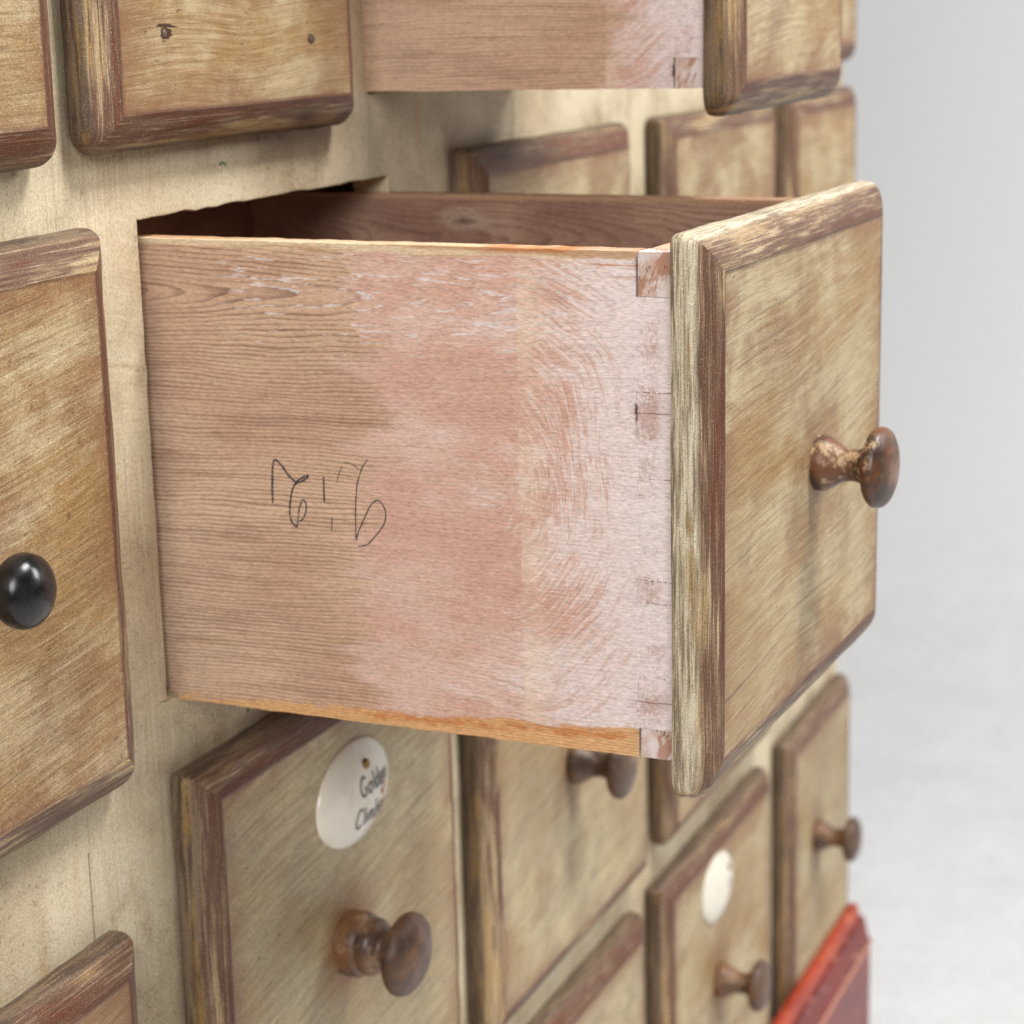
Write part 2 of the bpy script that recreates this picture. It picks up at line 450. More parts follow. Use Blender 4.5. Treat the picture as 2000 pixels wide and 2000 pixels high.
def mat_floor():
    g = G('pale_concrete')
    P = g.pos(); x, y, z = g.sep(P)
    n = g.noise(P, 9, 6, .7, 1.0); n2 = g.noise(P, 60, 4, .65, 2.0)
    flat = g.sm(z, -1.035, -0.75, 1.0, 0.0)
    c = g.mix(g.sm(n*.6+n2*.4, .36, .66)*flat, (.80, .80, .797), (.71, .71, .702))
    return g.done(c, .7, n2, .001, .3, .2)

M_front = mat_front(); M_frame = mat_frame()
M_side = pine('pink_washed_pine'); M_inner = pine('stained_inner_pine', False, True); M_raw = pine('raw_pine', False)
M_end = mat_endgrain()
M_int = mat_plain('old_dark_interior_wood', lin(92, 66, 50), .8, .35, 90)  # interior boards coloured darker to deepen the shade in the openings
M_knob = mat_knob('worn_copper_brown_knob', lin(112, 70, 42), lin(176, 146, 108), lin(60, 42, 35), .36, .62)
M_knob2 = mat_knob('dark_brown_knob', lin(120, 82, 52), lin(158, 130, 98), lin(76, 56, 46), .36, .45)
M_black = mat_black(); M_porc = mat_porcelain()
M_iron = mat_plain('old_iron', lin(120, 106, 92), .5, .4, 900, .5)
M_dark = mat_plain('torn_dark_wood', lin(74, 44, 28), .8, .4, 700)
M_brass = mat_plain('aged_brass', lin(150, 120, 62), .35, .4, 800, .8)
M_ink = mat_plain('black_enamel_lettering', lin(38, 36, 36), .35, .1, 300)
M_pencil = mat_stroke('graphite_pencil', lin(74, 70, 72), .34, .50, 1500)
M_rustrun = mat_stroke('rust_run', lin(188, 126, 78), .40, .55, 260)
M_green = mat_plain('green_paint_fleck', lin(64, 104, 66), .6, .1, 300)
M_orange = mat_red('orange_red_paint', lin(176, 62, 26), lin(150, 46, 24), lin(196, 106, 70))
M_red = mat_red('dark_red_paint', lin(128, 46, 42), lin(104, 40, 40), lin(150, 84, 72))
M_cap = mat_red('chipped_red_paint', lin(124, 36, 28), lin(100, 30, 26), lin(168, 112, 98))
M_floor = mat_floor()

# ------------------------------------------------------------------ geometry helpers
def link(o, parent=None):
    C.objects.link(o)
    if parent is not None: o.parent = parent
    return o

def mk(name, bm, mat, parent=None, loc=None, smooth=None):
    bmesh.ops.recalc_face_normals(bm, faces=bm.faces)
    me = bpy.data.meshes.new(name); bm.to_mesh(me); bm.free()
    me.materials.append(mat)
    if smooth is not None:
        me.polygons.foreach_set('use_smooth', [True]*len(me.polygons))
        me.set_sharp_from_angle(angle=R(smooth))
    o = bpy.data.objects.new(name, me)
    if loc: o.location = loc
    return link(o, parent)

def props(o, **k):
    for a, b in k.items(): o[a] = b
    return o

def thing(name, label, cat, loc=(0, 0, 0), group=None):
    o = bpy.data.objects.new(name, None)
    o.empty_display_size = .03
    o.location = loc
    C.objects.link(o)
    o['label'] = label; o['category'] = cat
    if group: o['group'] = group
    return o

def board(x0, x1, y0, y1, z0, z1, step=.006, bev=.0012, amp=.0006, seed=0.0, maxn=60):
    """a box with worn, slightly uneven arrises"""
    bm = bmesh.new()
    nx = max(1, min(maxn, round((x1-x0)/step))); nz = max(1, min(maxn, round((z1-z0)/step)))
    # outline rings (rounded on the front edges), long edges subdivided
    def ring(inset, y):
        pts = []
        for i in range(nx): pts.append((x0+inset + (x1-x0-2*inset)*i/nx, z0+inset, 0))
        for i in range(nz): pts.append((x1-inset, z0+inset + (z1-z0-2*inset)*i/nz, 1))
        for i in range(nx): pts.append((x1-inset - (x1-x0-2*inset)*i/nx, z1-inset, 0))
        for i in range(nz): pts.append((x0+inset, z1-inset - (z1-z0-2*inset)*i/nz, 1))
        out = []
        for px, pz, k in pts:
            n = noise.noise((px*60+seed, pz*60, y*8)) * amp + noise.noise((px*260+seed, pz*260, y*8+9)) * amp*.6
            if k == 0: pz += n
            else: px += n
            out.append(bm.verts.new((px, y, pz)))
        return out
    rings = [ring(0, y1), ring(0, y0+bev), ring(bev*.3, y0+bev*.3), ring(bev, y0)]
    n = len(rings[0])
    for a, b in zip(rings, rings[1:]):
        for i in range(n): bm.faces.new((a[i], a[(i+1) % n], b[(i+1) % n], b[i]))
    bm.faces.new(rings[-1]); bm.faces.new(rings[0][::-1])
    return bm

def box(x0, x1, y0, y1, z0, z1, bev=.0008):
    bm = bmesh.new()
    bmesh.ops.create_cube(bm, size=1)
    for v in bm.verts:
        v.co = Vector(((x0+x1)/2 + v.co.x*(x1-x0), (y0+y1)/2 + v.co.y*(y1-y0), (z0+z1)/2 + v.co.z*(z1-z0)))
    if bev: bmesh.ops.bevel(bm, geom=list(bm.edges), offset=bev, segments=2, affect='EDGES', profile=.6)
    return bm

TH = .017; BEV = .0142
PROFILE = [(0.0010, 0), (.0002, -.0012), (.0, -.0030), (.0, -.0056)]
for k in range(1, 11):
    t = R(5.4*k)
    PROFILE.append((.0146*(1-math.cos(t))/(1-math.cos(R(54))), -.0056 - .0112*math.sin(t)/math.sin(R(54))))
PROFILE += [(.0151, -.0166), (.0170, -.0166), (.0200, -.0166)]
def front_mesh(wd, ht, seed, amp=.0007, rt=.0050, rb=.0110):
    """raised drawer front, centred on x/z, back at y = 0"""
    bm = bmesh.new()
    rings = []
    nx, nz, na = 44, 40, 6
    for d, y in PROFILE:
        hw, hh = wd/2-d, ht/2-d
        q_ = lambda rc: max(rc - d*1.1, .0006)
        r1, r2_, r3, r4 = q_(rt), q_(rt), q_(rb), q_(rb)
        pts = []
        for (cx, cz, a0, r) in ((hw-r1, hh-r1, 0, r1), (-hw+r2_, hh-r2_, 90, r2_), (-hw+r3, -hh+r3, 180, r3), (hw-r4, -hh+r4, 270, r4)):
            for k in range(na+1):
                a = R(a0 + 90*k/na)
                pts.append((cx+r*math.cos(a), cz+r*math.sin(a)))
            n = nx if a0 in (0, 180) else nz
            if a0 == 0: e = (-hw+r2_, hh)
            elif a0 == 90: e = (-hw, -hh+r3)
            elif a0 == 180: e = (hw-r4, -hh)
            else: e = (hw, hh-r1)
            s = pts[-1]
            for k in range(1, n): pts.append((s[0]+(e[0]-s[0])*k/n, s[1]+(e[1]-s[1])*k/n))
        ring = []
        fade = 1.0 if d < .013 else .6
        for px, pz in pts:
            q = Vector((px*38+seed*7, pz*38, seed*3))
            n1 = noise.noise(q)*amp + noise.noise(q*5.1)*amp*.35
            n2 = noise.noise(q+Vector((31, 7, 2)))*amp + noise.noise(q*5.1+Vector((3, 17, 2)))*amp*.35
            yy = y + (noise.noise(q*1.7+Vector((0, 0, y*300)))*amp*.5 if y < -.004 and d < .0140 else 0)
            ring.append(bm.verts.new((px + n1*fade, yy, pz + n2*fade)))
        rings.append(ring)
    n = len(rings[0])
    for a, b in zip(rings, rings[1:]):
        for i in range(n): bm.faces.new((a[i], a[(i+1) % n], b[(i+1) % n], b[i]))
    bm.faces.new(rings[-1]); bm.faces.new(rings[0][::-1])
    return bm

def lathe(profile, n=40, tilt=0.0):
    """profile of (distance out along -y, radius)"""
    bm = bmesh.new()
    rings = []
    for yy, r in profile:
        if r < 1e-6: rings.append([bm.verts.new((0, -yy, 0))]); continue
        rings.append([bm.verts.new((r*math.cos(2*math.pi*k/n), -yy, r*math.sin(2*math.pi*k/n))) for k in range(n)])
    for a, b in zip(rings, rings[1:]):
        for i in range(n):
            j = (i+1) % n
            if len(a) == 1 and len(b) == 1: continue
            if len(a) == 1: bm.faces.new((a[0], b[i], b[j]))
            elif len(b) == 1: bm.faces.new((a[i], a[j], b[0]))
            else: bm.faces.new((a[i], a[j], b[j], b[i]))
    return bm

def smooth_profile(pts, sub=4):
    out = []
    for i in range(len(pts)-1):
        p0 = pts[max(i-1, 0)]; p1 = pts[i]; p2 = pts[i+1]; p3 = pts[min(i+2, len(pts)-1)]
        for k in range(sub):
            t = k/sub
            f = lambda a, b, c, d: .5*((2*b)+(-a+c)*t+(2*a-5*b+4*c-d)*t*t+(-a+3*b-3*c+d)*t**3)
            out.append((f(p0[0], p1[0], p2[0], p3[0]), max(0, f(p0[1], p1[1], p2[1], p3[1]))))
    out.append(pts[-1])
    return out

mm = lambda l: [(a/1000, b/1000) for a, b in l]
KNOB_A = smooth_profile(mm([(0.6, 0), (0.6, 10.8), (1.8, 12.0), (5.0, 11.8), (8.5, 10.0), (12, 7.9), (15.5, 7.0), (19, 7.2), (22, 8.6), (23.4, 11.5),
                            (24.6, 15.2), (26.6, 17.2), (29, 17.4), (31.2, 16.2), (33.2, 12.6), (34.6, 7), (35, 0)]))
KNOB_B = smooth_profile(mm([(0.4, 0), (0.4, 12.4), (2, 13.6), (7.5, 13.8), (9.6, 12.8), (10.4, 11.6), (11.2, 12.2), (14, 12.0), (16.4, 10.2), (18, 8.4), (20.4, 8.2),
                            (22.4, 10.6), (24, 15.0), (26.4, 17.4), (29.4, 17.4), (32, 15.2), (34, 11), (35.4, 6), (35.8, 0)]))
KNOB_C = smooth_profile(mm([(0, 0), (0, 7), (1.2, 8.2), (6, 6.6), (14, 5.4), (19, 6.2), (21.4, 9.5), (24.5, 11.9), (28, 12.5), (31.5, 11.4), (34.4, 8.2), (36.2, 4), (36.8, 0)]))

def stroke_mesh(bm, pts, width, place, sub=6):
    """a ribbon along a smoothed polyline; place(u, v) -> (point, normal)"""
    if len(pts) > 2:
        P = []
        for i in range(len(pts)-1):
            p0 = pts[max(i-1, 0)]; p1 = pts[i]; p2 = pts[i+1]; p3 = pts[min(i+2, len(pts)-1)]
            for k in range(sub):
                t = k/sub
                f = lambda a, b, c, d: .5*((2*b)+(-a+c)*t+(2*a-5*b+4*c-d)*t*t+(-a+3*b-3*c+d)*t**3)
                P.append((f(p0[0], p1[0], p2[0], p3[0]), f(p0[1], p1[1], p2[1], p3[1])))
        P.append(pts[-1])
    else:
        P = [(pts[0][0]+(pts[1][0]-pts[0][0])*k/5, pts[0][1]+(pts[1][1]-pts[0][1])*k/5) for k in range(6)]
    prev = None
    for i, p in enumerate(P):
        a = P[max(i-1, 0)]; b = P[min(i+1, len(P)-1)]
        dx, dy = b[0]-a[0], b[1]-a[1]; L = math.hypot(dx, dy) or 1
        wv = width * (.85 + .3*noise.noise((p[0]*900, p[1]*900, 3)))
        if i in (0, len(P)-1): wv *= .6
        nx, ny = -dy/L*wv/2, dx/L*wv/2
        cur = (bm.verts.new(place(p[0]+nx, p[1]+ny)), bm.verts.new(place(p[0]-nx, p[1]-ny)))
        if prev: bm.faces.new((prev[0], prev[1], cur[1], cur[0]))
        prev = cur

# ------------------------------------------------------------------ floor sweep
def build_floor():
    bm = bmesh.new()
    FZ = -1.04
    # profile runs away from the camera along +x, then sweeps up into a pale wall
    prof = [(-4, FZ), (-1, FZ), (1.2, FZ), (2.2, FZ)]
    r = 2.2
    for k in range(1, 25):
        a = R(90*k/24)
        prof.append((2.2 + r*math.sin(a), FZ + r - r*math.cos(a)))
    prof.append((4.4, 5.0))
    cols = []
    for yy in [-9 + i for i in range(19)]:
        # the sheet is turned a little so that it faces the camera
        cols.append([bm.verts.new((px*math.cos(R(10)) - yy*math.sin(R(10)), px*math.sin(R(10)) + yy*math.cos(R(10)), pz)) for px, pz in prof])
    for a, b in zip(cols, cols[1:]):
        for i in range(len(prof)-1): bm.faces.new((a[i], a[i+1], b[i+1], b[i]))
    o = mk('floor', bm, M_floor, smooth=60)
    o['kind'] = 'structure'
    o['label'] = 'pale grey studio floor sweeping up into the backdrop'
build_floor()

# ------------------------------------------------------------------ cabinet
cab = thing('drawer_cabinet', 'cream painted wooden cabinet frame with worn drawers on a red plinth', 'cabinet', (.35, .2, -1.04))
def cpart(name, bm, mat, label=None, smooth=35):
    bm.transform(Matrix.Translation(-cab.location))
    o = mk(name, bm, mat, cab, smooth=smooth)
    if label: o['label'] = label
    return o
XL, XR = -.62, 1.176
TOPZ = .62
YD = .020
def face_frame():
    """one jointed face with an opening for each drawer; opening edges are worn"""
    holes = [(-.33, -.084, .042, .250), (-.034, .168, .042, .250), (.218, .416, .042, .250), (.945, 1.150, .042, .250),
             (-.360, -.066, -.206, -.010), (.0, .237, -.205, 0), (.318, .556, -.205, 0), (.643, .893, -.205, 0), (.955, 1.150, -.205, 0),
             (-.360, -.066, -.50, -.298), (.004, .254, -.500, -.248), (.308, .572, -.500, -.248), (.632, .885, -.500, -.248),
             (.308, .562, -.786, -.548), (.622, .882, -.786, -.548), (.955, 1.150, -.786, -.548),
             (-.0676, -.0664, -.298, -.251)]
    def cuts(vals, lo, hi, step):
        v = sorted(set(round(q, 5) for q in vals + [lo, hi] if lo <= q <= hi))
        out = []
        for a, b in zip(v, v[1:]):
            n = max(1, math.ceil((b-a)/step - 1e-6))
            out += [a + (b-a)*k/n for k in range(n)]
        return out + [v[-1]]
    xs = cuts([h[0] for h in holes] + [h[1] for h in holes], XL, XR, .009)
    zs = cuts([h[2] for h in holes] + [h[3] for h in holes], -.812, TOPZ, .009)
    bm = bmesh.new()
    V = {}
    def vert(i, k):
        if (i, k) not in V: V[(i, k)] = bm.verts.new((xs[i], 0, zs[k]))
        return V[(i, k)]
    for i in range(len(xs)-1):
        for k in range(len(zs)-1):
            cx, cz = (xs[i]+xs[i+1])/2, (zs[k]+zs[k+1])/2
            if any(h[0] < cx < h[1] and h[2] < cz < h[3] for h in holes): continue
            bm.faces.new((vert(i, k), vert(i+1, k), vert(i+1, k+1), vert(i, k+1)))
    edge = [e for e in bm.edges if e.is_boundary]
    bv = set(v for e in edge for v in e.verts)
    crack = [e for e in edge if all(-.0679 < v.co.x < -.0661 and -.299 < v.co.z < -.250 for v in e.verts)]
    for v in bv:
        p = v.co.copy()
        thin = -.0679 < p.x < -.0661 and p.z < -.25
        am = .00012 if thin else .0009
        v.co.x += noise.noise((p.x*70, p.z*70, 1))*am + noise.noise((p.x*300, p.z*300, 5))*am*.7
        v.co.z += noise.noise((p.x*70, p.z*70, 11))*am*1.2 + noise.noise((p.x*300, p.z*300, 15))*am*.8
    r = bmesh.ops.extrude_edge_only(bm, edges=edge)
    bmesh.ops.translate(bm, verts=[v for v in r['geom'] if isinstance(v, bmesh.types.BMVert)], vec=(0, YD, 0))
    cs = set(crack)
    bmesh.ops.bevel(bm, geom=[e for e in edge if e.is_valid and e not in cs], offset=.0011, segments=3, affect='EDGES', profile=.6)
    cpart('face_frame', bm, M_frame, 'worn cream painted face frame around the drawers')
face_frame()
# carcass behind the face: unseen boards, built to keep light out of the openings
cpart('side_board', box(XL, XL+.02, YD+.001, .42, -.812, TOPZ), M_int)
cpart('side_board', box(XR-.022, XR-.002, YD+.001, .42, -.812, TOPZ), M_frame)
cpart('back_board', box(XL, XR, .421, .435, -.812, TOPZ), M_int)
cpart('top_board', box(XL-.01, XR+.01, -.012, .436, TOPZ+.001, TOPZ+.022, .003), M_frame)
cpart('bottom_board', box(XL+.021, XR-.023, YD+.001, .42, -.811, -.795), M_int)
for z in (.008, -.219, -.52): cpart('dust_board', box(XL+.021, XR-.023, YD+.001, .415, z, z+.010), M_int)
for x in (-.022, .243): cpart('divider', box(x, x+.012, YD+.001, .415, -.208, .007), M_int)
for x in (.203, .420): cpart('divider', box(x, x+.009, YD+.001, .415, .019, .25), M_int)
for o in cab.children:
    props(o, seed=float(len(o.name)), length=.4, height=.3)
# plinth: a red box with an orange moulding on top
def plinth():
    def sweep(prof, xa, xb):
        bm = bmesh.new()
        ends = [[bm.verts.new((x, y, z)) for y, z in prof] for x in (xa, xb)]
        n = len(prof)
        for i in range(n): bm.faces.new((ends[0][i], ends[0][(i+1) % n], ends[1][(i+1) % n], ends[1][i]))
        bm.faces.new(ends[0]); bm.faces.new(ends[1][::-1])
        return bm
    cpart('base_moulding', sweep([(-.0180, -.7810), (-.0180, -.7670), (-.0195, -.7650), (-.0225, -.7640), (-.0258, -.7648), (-.0280, -.7675), (-.0288, -.7720), (-.0280, -.7810)], XL-.02, 1.152),
          M_orange, 'orange red moulding along the foot of the cabinet')
    cpart('base_cap', sweep([(-.0180, -.7812), (-.0300, -.7812), (-.0318, -.7850), (-.0335, -.7930), (-.0358, -.8020), (-.0372, -.8060), (-.0180, -.8060)], XL-.025, 1.164), M_cap)
    cpart('plinth', box(XL-.03, 1.171, -.0362, .46, -1.04, -.8062, .002), M_red)
    bm = board(XL-.03, 1.1715, -.0382, -.0364, -.8110, -.8064, step=.01, bev=.0006, amp=.0010, maxn=180)
    cpart('worn_edge', bm, mat_plain('worn_salmon_edge', lin(206, 140, 116), .6, .3, 120))  # salmon strip paints in the highlight along the plinth's top edge
plinth()

# green paint flecks on the frame
def fleck(pts, wd):
    bm = bmesh.new()
    stroke_mesh(bm, pts, wd, lambda u, v: (u, -.0003, v))
    cpart('paint_fleck', bm, M_green, smooth=None)

# ------------------------------------------------------------------ drawers
def front(parent, wd, ht, seed, warm=.5, ang=4, loc=(0, 0, 0), wear=.5, pale=.2):
    o = mk('front_panel', front_mesh(wd, ht, seed), M_front, parent, (loc[0], loc[1], loc[2]+ht/2), smooth=32)
    props(o, seed=float(seed), warm=float(warm), half_width=wd/2, half_height=ht/2, brush_angle=R(ang),
          knob_x=0.0, knob_z=0.0, grime=0.0, marks=0.0, wear=float(wear), pale_edge=float(pale))
    return o

def knob(parent, prof, mat, x, z, seed, tilt=(0, 0), y=-.0164):
    o = mk('knob', lathe(prof), mat, parent, (x, y, z), smooth=50)
    o.rotation_euler = (R(tilt[0]), 0, R(tilt[1]))
    o['seed'] = float(seed)
    return o

def closed(label, x0, x1, z0, z1, seed, warm=.5, ang=4, wear=.5, pale=.2, group='closed drawers of the cabinet'):
    t = thing('drawer', label, 'drawer', ((x0+x1)/2, -.0016, z0), group)
    f = front(t, x1-x0, z1-z0, seed, warm, ang, wear=wear, pale=pale)
    return t

A = closed('closed worn drawer cut off at the top left corner, left of the nailed drawer', -.345, -.069, .027, .262, 11.3, .65, 4, .6, .3)
B = closed('closed tan drawer with two bare nails, top row beside the half open upper drawer', -.048, .178, .029, .262, 22.9, .75, 3, .68, .1)
Cc = closed('closed drawer with round black knob, left of the wide open drawer', -.372, -.045, -.226, .0015, 33.1, .85, 5, .55, .3)
D = closed('closed rusty brown drawer at the bottom left corner', -.372, -.056, -.512, -.2875, 44.7, .9, 6, .85, .2)
E_ = closed('closed drawer under the open drawer with Golden Climber oval plate and knob', -.006, .264, -.511, -.238, 55.2, .02, 8, .85, .1)
F = closed('closed drawer right of the Golden Climber drawer, knob partly hidden', .299, .582, -.511, -.238, 66.4, .05, 8, .6, .2)
L = closed('closed drawer of which a narrow strip shows right below the open drawer corner', .623, .894, -.511, -.238, 77.7, .4, 8, .6, .2)
I_ = closed('closed drawer just behind the wide open drawer, shaded top moulding', .309, .566, -.216, .009, 88.1, .65, 6, .95, 0)
J = closed('closed drawer below the half open upper drawer, second from the right end', .633, .905, -.216, .009, 99.4, .65, 6, .65, .1)
K = closed('closed drawer at the far right end of the row behind the wide open drawer', .946, 1.166, -.216, .009, 12.6, .65, 4, .65, .1)
H = closed('closed drawer whose corner peeks out at the far right of the top row', .936, 1.164, .031, .262, 13.5, .6, 4, .6, .1)
N = closed('closed bottom row drawer showing only its top moulding, left of the small white plate', .299, .574, -.798, -.537, 14.2, .15, 8, .85, .1)
O_ = closed('closed bottom row drawer with small white oval plate and brown knob', .612, .890, -.798, -.537, 15.8, .45, 8, .8, .1)
P_ = closed('closed bottom right drawer with brown knob above the red plinth', .945, 1.164, -.798, -.537, 16.9, .12, 8, .7, .1)

# knobs (each on its own drawer)
def wk(t, prof, mat, wx, wz, seed, tilt=(0, 0), scale=1.0, grime=.6):
    prof = [(a*scale, b*scale) for a, b in prof]
    f = t.children[0]
    f['knob_x'] = wx - t.location.x; f['knob_z'] = wz - t.location.z - f.location.z; f['grime'] = grime
    return knob(t, prof, mat, wx - t.location.x, wz - t.location.z, seed, tilt)
wk(E_, KNOB_B, M_knob2, .121, -.367, 3.3, (2, -3), 1.18, .8)
wk(F, KNOB_A, M_knob2, .432, -.378, 4.1, (0, 0), 1.14, .4)
wk(O_, KNOB_A, M_knob2, .735, -.660, 5.9, (0, 0), 1.16, .6)
wk(P_, KNOB_A, M_knob2, 1.030, -.650, 6.4, (0, 0), 1.16, .6)
wk(Cc, KNOB_C, M_black, -.162, -.112, 7.2, (0, 0), 1.08, .2)

# nails left in drawer B
def nail(t, wx, wz, big):
    x, z = wx - t.location.x, wz - t.location.z
    o = mk('nail', lathe(mm([(-.2, 0), (-.2, 1.6), (.3, 1.7), (.6, 1.2), (.7, 0)]), 12), M_iron, t, (x, -.0166, z), smooth=40)
    random.seed(big)
    bm = bmesh.new()
    pts = []
    for k in range(18):
        a = 2*math.pi*k/18
        rr = .0020 + random.random()*.0009
        pts.append(bm.verts.new((rr*math.cos(a)*(2.3 if big and math.cos(a) > 0 else 1.2), -.0167, rr*math.sin(a)*.95)))
    bm.faces.new(pts)
    if big:
        bm.faces.new([bm.verts.new(p) for p in ((-.006, -.0168, .0028), (.011, -.0168, .0022), (.004, -.0168, .0036), (-.004, -.0168, .0038))])
    mk('torn_wood', bm, M_dark, t, (x, 0, z))
nail(B, .000, .0745, 1); nail(B, .125, .070, 0)

# oval porcelain label plates
def plate(t, wx, wz, a, b, hgt, text):
    x, z = wx - t.location.x, wz - t.location.z
    bm = bmesh.new()
    n = 48; rings = []
    def dome(u): return hgt*(1-u*u)**.75 if u < 1 else 0
    prof = [(1.0, -.0002), (1.0, .0012)] + [(u, .0012 + dome(u)) for u in (.985, .95, .9, .82, .72, .6, .45, .3, .15)]
    for u, h in prof:
        rings.append([bm.verts.new((a*u*math.cos(2*math.pi*k/n), -h, b*u*math.sin(2*math.pi*k/n))) for k in range(n)])
    for p, q in zip(rings, rings[1:]):
        for i in range(n): bm.faces.new((p[i], p[(i+1) % n], q[(i+1) % n], q[i]))
    bm.faces.new(rings[-1])
    pl = mk('label_plate', bm, M_porc, t, (x, -.0165, z), smooth=50)
    pl['label'] = 'white domed oval porcelain label plate'
    def place(u, v):
        q = math.hypot(u/a, v/b)
        return (u, -(.0016 + dome(min(q, .999))), v)
    bm = bmesh.new()
    for (pts, wdt) in text: stroke_mesh(bm, pts, wdt, place, 5)
    mk('lettering', bm, M_ink, pl)
    return pl, place

def glyph(strokes, x, z, h):
    return [([(x+px*h, z+pz*h) for px, pz in s]) for s in strokes]
GL = {  # hand lettering, x and height in units of the capital height
 'G': (.70, [[(.55, .86), (.36, 1.0), (.12, .84), (.0, .48), (.1, .12), (.34, .0), (.50, .12), (.52, .44)], [(.34, .42), (.52, .44)]]),
 'o': (.52, [[(.2, .56), (.02, .38), (.06, .08), (.22, .0), (.38, .14), (.38, .44), (.2, .56)]]),
 'l': (.22, [[(.06, 1.0), (.07, .5), (.08, .0)]]),
 'd': (.52, [[(.40, 1.0), (.40, .5), (.41, .0)], [(.40, .44), (.2, .56), (.02, .32), (.12, .02), (.26, .04), (.40, .22)]]),
 'e': (.50, [[(.02, .28), (.36, .32), (.30, .54), (.14, .54), (.0, .28), (.10, .02), (.24, .0), (.38, .10)]]),
 'n': (.50, [[(.04, .54), (.05, .0)], [(.05, .34), (.2, .56), (.34, .46), (.36, .0)]]),
 'C': (.66, [[(.52, .84), (.34, 1.0), (.1, .80), (.0, .45), (.1, .10), (.34, .0), (.54, .14)]]),
 'i': (.22, [[(.06, .56), (.07, .0)], [(.06, .80), (.08, .77)]]),
 'm': (.76, [[(.03, .54), (.05, .0)], [(.05, .36), (.17, .55), (.28, .44), (.30, .0)], [(.30, .36), (.43, .55), (.56, .44), (.58, .0)]]),
 'b': (.52, [[(.05, 1.0), (.05, .5), (.06, .0)], [(.06, .34), (.22, .54), (.38, .36), (.32, .06), (.16, .0), (.06, .1)]]),
 'r': (.40, [[(.04, .54), (.05, .0)], [(.05, .32), (.16, .5), (.32, .52)]]),
}
def word(s, x, z, h, wdt):
    out = []
    for ch in s:
        adv, st = GL[ch]
        for g_ in glyph(st, x, z, h): out.append((g_, wdt))
        x += adv*h*1.12
    return out
txt = word('Golden', -.0075, .0005, .0098, .0013) + word('Climber', -.0115, -.0150, .0098, .0013)
pl, place = plate(E_, .1325, -.2930, .0385, .0262, .0080, txt)
q = place(.002, .0150)
mk('screw', lathe(mm([(-1.2, 0), (-1.2, 2.7), (.5, 2.7), (.9, 2.0), (.6, 1.2), (.2, 0)]), 16), M_brass, pl, (q[0], q[1], q[2]), smooth=40)
bm = bmesh.new()
stroke_mesh(bm, [(.0165, .0060), (.0175, -.001), (.0150, -.008), (.0130, -.013), (.0085, -.0185)], .0012, lambda u, v: place(u, v), 6)
stroke_mesh(bm, [(.0195, .0040), (.0200, -.0015), (.0175, -.006)], .0030, lambda u, v: place(u, v), 6)
mk('rust_stain', bm, M_rustrun, pl)
pl2, place2 = plate(O_, .728, -.580, .0370, .0262, .0075, [([(.004, .0020), (.006, .0055), (.009, .0018), (.012, .0045), (.015, .0020)], .0012), ([(.005, -.002), (.010, -.0015), (.015, -.003)], .0010)])
q = place2(.012, .0125)
mk('screw', lathe(mm([(-1.2, 0), (-1.2, 2.4), (.5, 2.4), (.8, 1.4), (.5, 0)]), 16), M_brass, pl2, q, smooth=40)

# ------------------------------------------------------------------ open drawers
LV = .2330
def side_mesh(ln, ht, th, pins):
    """drawer side in its own space: y 0 at the front end, + to the back, z 0 at the top; notched for the pins"""
    bm = bmesh.new()
    pd = .0180
    out = [(ln, 0.0)]
    y = None
    pts = []
    z = 0.0
    pts.append((ln, 0.0)); 
    for (za, zb) in pins:
        gap = .00010 if za >= -1e-4 or zb <= -ht+1e-4 else .00002
        ta, tb = za + gap, zb - gap
        if za >= -1e-4: pts += [(pd, 0.0), (pd, tb), (0, tb)]
        elif zb <= -ht+1e-4: pts += [(0, ta), (pd, ta), (pd, -ht)]
        else: pts += [(0, ta), (pd, ta), (pd, tb), (0, tb)]
    pts.append((ln, -ht))
    # subdivide the long top and bottom edges so they can waver
    fine = []
    m = len(pts)
    for i in range(m):
        a, b = pts[i], pts[(i+1) % m]
        L_ = math.dist(a, b)
        k = max(1, int(L_/.006)) if L_ > .03 else 1
        for j in range(k):
            t = j/k
            p = (a[0]+(b[0]-a[0])*t, a[1]+(b[1]-a[1])*t)
            dz = 0
            if abs(a[1]-b[1]) < .002 and 0 < j: dz = noise.noise((p[0]*120, p[1]*9, 4))*.00045 + noise.noise((p[0]*600, p[1]*9, 2))*.0002
            fine.append((p[0], p[1]+dz))
    f = bm.faces.new([bm.verts.new((0, p[0], p[1])) for p in fine])
    r = bmesh.ops.extrude_face_region(bm, geom=[f])
    bmesh.ops.translate(bm, verts=[v for v in r['geom'] if isinstance(v, bmesh.types.BMVert)], vec=(th, 0, 0))
    bmesh.ops.triangulate(bm, faces=[q for q in bm.faces if len(q.verts) > 4])
    return bm

